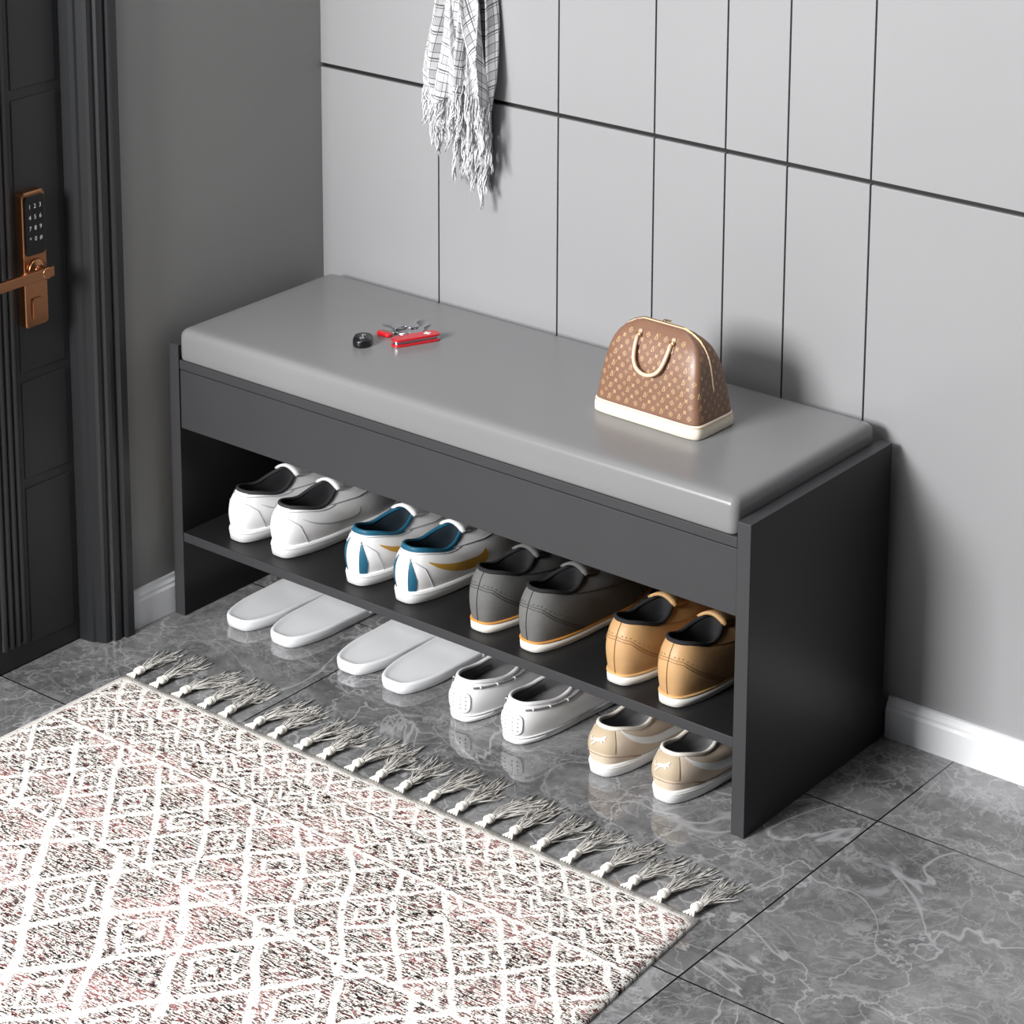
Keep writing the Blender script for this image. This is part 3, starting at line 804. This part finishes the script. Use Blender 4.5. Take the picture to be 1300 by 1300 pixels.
scarf=empty('scarf',(sx0,-.03,.62),0,'white and grey plaid wool scarf with fringe, hanging on wall','scarf')
def tail(cxf,wf,hemf,ydep,cloth,phase,k,amp,skew):
    nu,nv=110,100; V=[];UV=[];F=[]; hem=[]
    for j in range(nv+1):
        w=j/nv
        for i in range(nu+1):
            u=i/nu; zb=hemf(u)+.014
            z=zb+(1.245-zb)*w
            tw=1.2*math.sin(7*z+phase)+.8*math.sin(15*z+2*phase)
            fx=u+ .07*math.sin(2*pi*k*u+phase+tw)+.035*math.sin(2*pi*k*2.1*u+1.3+tw*.7)
            x=cxf(z)+(fx-.5)*wf(z)*.76+.003*math.sin(19*z+phase+3*u)+.012
            y=ydep-amp*(.5+.5*math.sin(2*pi*k*u+phase*2+tw))*(1 if z<1.1 else .7)-.006*math.sin(2*pi*(k*1.7)*u+9*z)-.003*math.sin(31*z+8*u)
            V.append((x-sx0,min(y,-.003)+.03,z-.62)); UV.append((u*cloth+skew*z,(1.245-z)*1.0+skew*u*.6))
            if j==0: hem.append(V[-1])
    for j in range(nv):
        for i in range(nu):
            a=j*(nu+1)+i; F.append((a,a+1,a+nu+2,a+nu+1))
    return V,F,UV,hem
allh=[]
zz_=[.60,.70,.755,.80,.90,1.05,1.18,1.245]
T1=(lambda z:interp(z,zz_,[.296,.294,.288,.284,.276,.275,.275,.275]),lambda z:interp(z,zz_,[.050,.068,.100,.116,.112,.08,.045,.02]),lambda u:.722-.022*u+.012*math.sin(7*u),-.012,.42,.6,3.2,.018,.12)
T2=(lambda z:interp(z,zz_,[.250,.252,.252,.252,.262,.272,.275,.275]),lambda z:interp(z,zz_,[.05,.055,.072,.090,.09,.07,.04,.02]),lambda u:.758-.012*u+.010*math.sin(9*u+1),-.036,.30,2.2,2.6,.016,-.10)
T3=(lambda z:interp(z,zz_,[.308,.308,.308,.306,.296,.28,.276,.275]),lambda z:interp(z,zz_,[.03,.038,.055,.062,.062,.05,.03,.02]),lambda u:.780-.030*u,-.042,.20,4.1,1.8,.012,.2)
for args in (T1,T2,T3):
    V,F,UV,hem=tail(*args)
    o=put('cloth_tail',V,F,M_scarf,scarf); uvl=o.data.uv_layers.new(name='UVMap')
    for l in o.data.loops: uvl.data[l.index].uv=UV[l.vertex_index]
    q=o.modifiers.new('s','SOLIDIFY'); q.thickness=.0016; q.offset=0
    allh.append(hem)
fr=[]
for hi,hem in enumerate(allh):
    nS=(160,84,64)[hi]
    for s_ in range(nS):
        h=hem[int(s_/(nS-1)*110)]; grp=s_//8; rr=random.Random(grp+hi*50)
        gx=hem[min(110,int((grp*8+3.5)/(nS-1)*110))]
        ln_=(.086,.060,.090)[hi]+rr.uniform(-.024,.018)+random.uniform(-.006,.006); ph=rr.uniform(0,6); am=rr.uniform(.0015,.005); dr=rr.uniform(-.007,.007)
        pts=[]; p2=random.uniform(0,6)
        for q in range(14):
            u=q/13; cl_=sst(0,.6,u)*.55
            x=h[0]*(1-cl_)+gx[0]*cl_+am*math.sin(ph+8*u)*u+.0018*math.sin(p2+13*u)+dr*u
            y=h[1]*(1-cl_)+gx[1]*cl_+.0016*math.cos(p2+12*u)
            pts.append((x,min(y,.026),h[2]-ln_*u))
        fr.append(tube(pts,[.0009]*13+[.0005],4))
v,f=merge(fr); fo=put('fringe',v,f,M_fr,scarf); fo['kind']='stuff'
hk=empty('wall_hook',(sx0,-.0,1.24),0,'black metal wall hook holding the scarf','hook')
put('back_plate',*merge([slab([(x,z) for x,z in stad(.03,.02)],0,.004)]),M_bp,hk).rotation_euler=(pi/2,0,0)
v,f=tube([(0,-.003,0),(0,-.03,-.004),(0,-.052,.002),(0,-.060,.018)],.004,8); put('prong',v,f,M_bp,hk)

# ---------------------------------------------------------------- light, world, camera
def area(loc,target,size,power,col=(1,1,1),sy=None):
    l=bpy.data.lights.new('area','AREA'); l.energy=power; l.size=size; l.color=col
    if sy: l.shape='RECTANGLE'; l.size_y=sy
    o=bpy.data.objects.new('soft_area_light',l); COL.objects.link(o); o.location=loc
    o.rotation_euler=(Vector(target)-Vector(loc)).to_track_quat('-Z','Y').to_euler(); return o
area((.18,-3.1,1.62),(.45,-.1,.35),.9,164,(1,.998,.99))
area((.45,-1.0,3.2),(.45,-.5,0),1.0,20,(.99,.99,1))  # unseen overhead fill, added to light the floor and cushion top
area((.80,-1.9,1.9),(-.02,-.35,.6),.5,7,(.99,.995,1))  # unseen fill added to brighten the left wall and door
w=bpy.data.worlds.new('World'); bpy.context.scene.world=w; w.use_nodes=True
nt=w.node_tree; bg=nt.nodes['Background']; v_,x_,y_,z_=coords(nt,'Generated')
f_=x_.smooth(-.55,.08)
nt.links.new(mix(nt,f_,(.80,.81,.82,1),(.035,.035,.038,1)),bg.inputs[0]); bg.inputs[1].default_value=.44
bpy.context.scene.view_settings.view_transform='Standard'
cam=bpy.data.cameras.new('Camera'); co=bpy.data.objects.new('Camera',cam); COL.objects.link(co)
co.location=(2.6709,-2.9321,1.7942); co.rotation_euler=(1.342,0,.68286)
cam.sensor_width=36; cam.lens=3450/1300*36; cam.shift_x=(650-603.36)/1300; cam.shift_y=(-7.93-650)/1300
cam.clip_start=.05
bpy.context.scene.camera=co
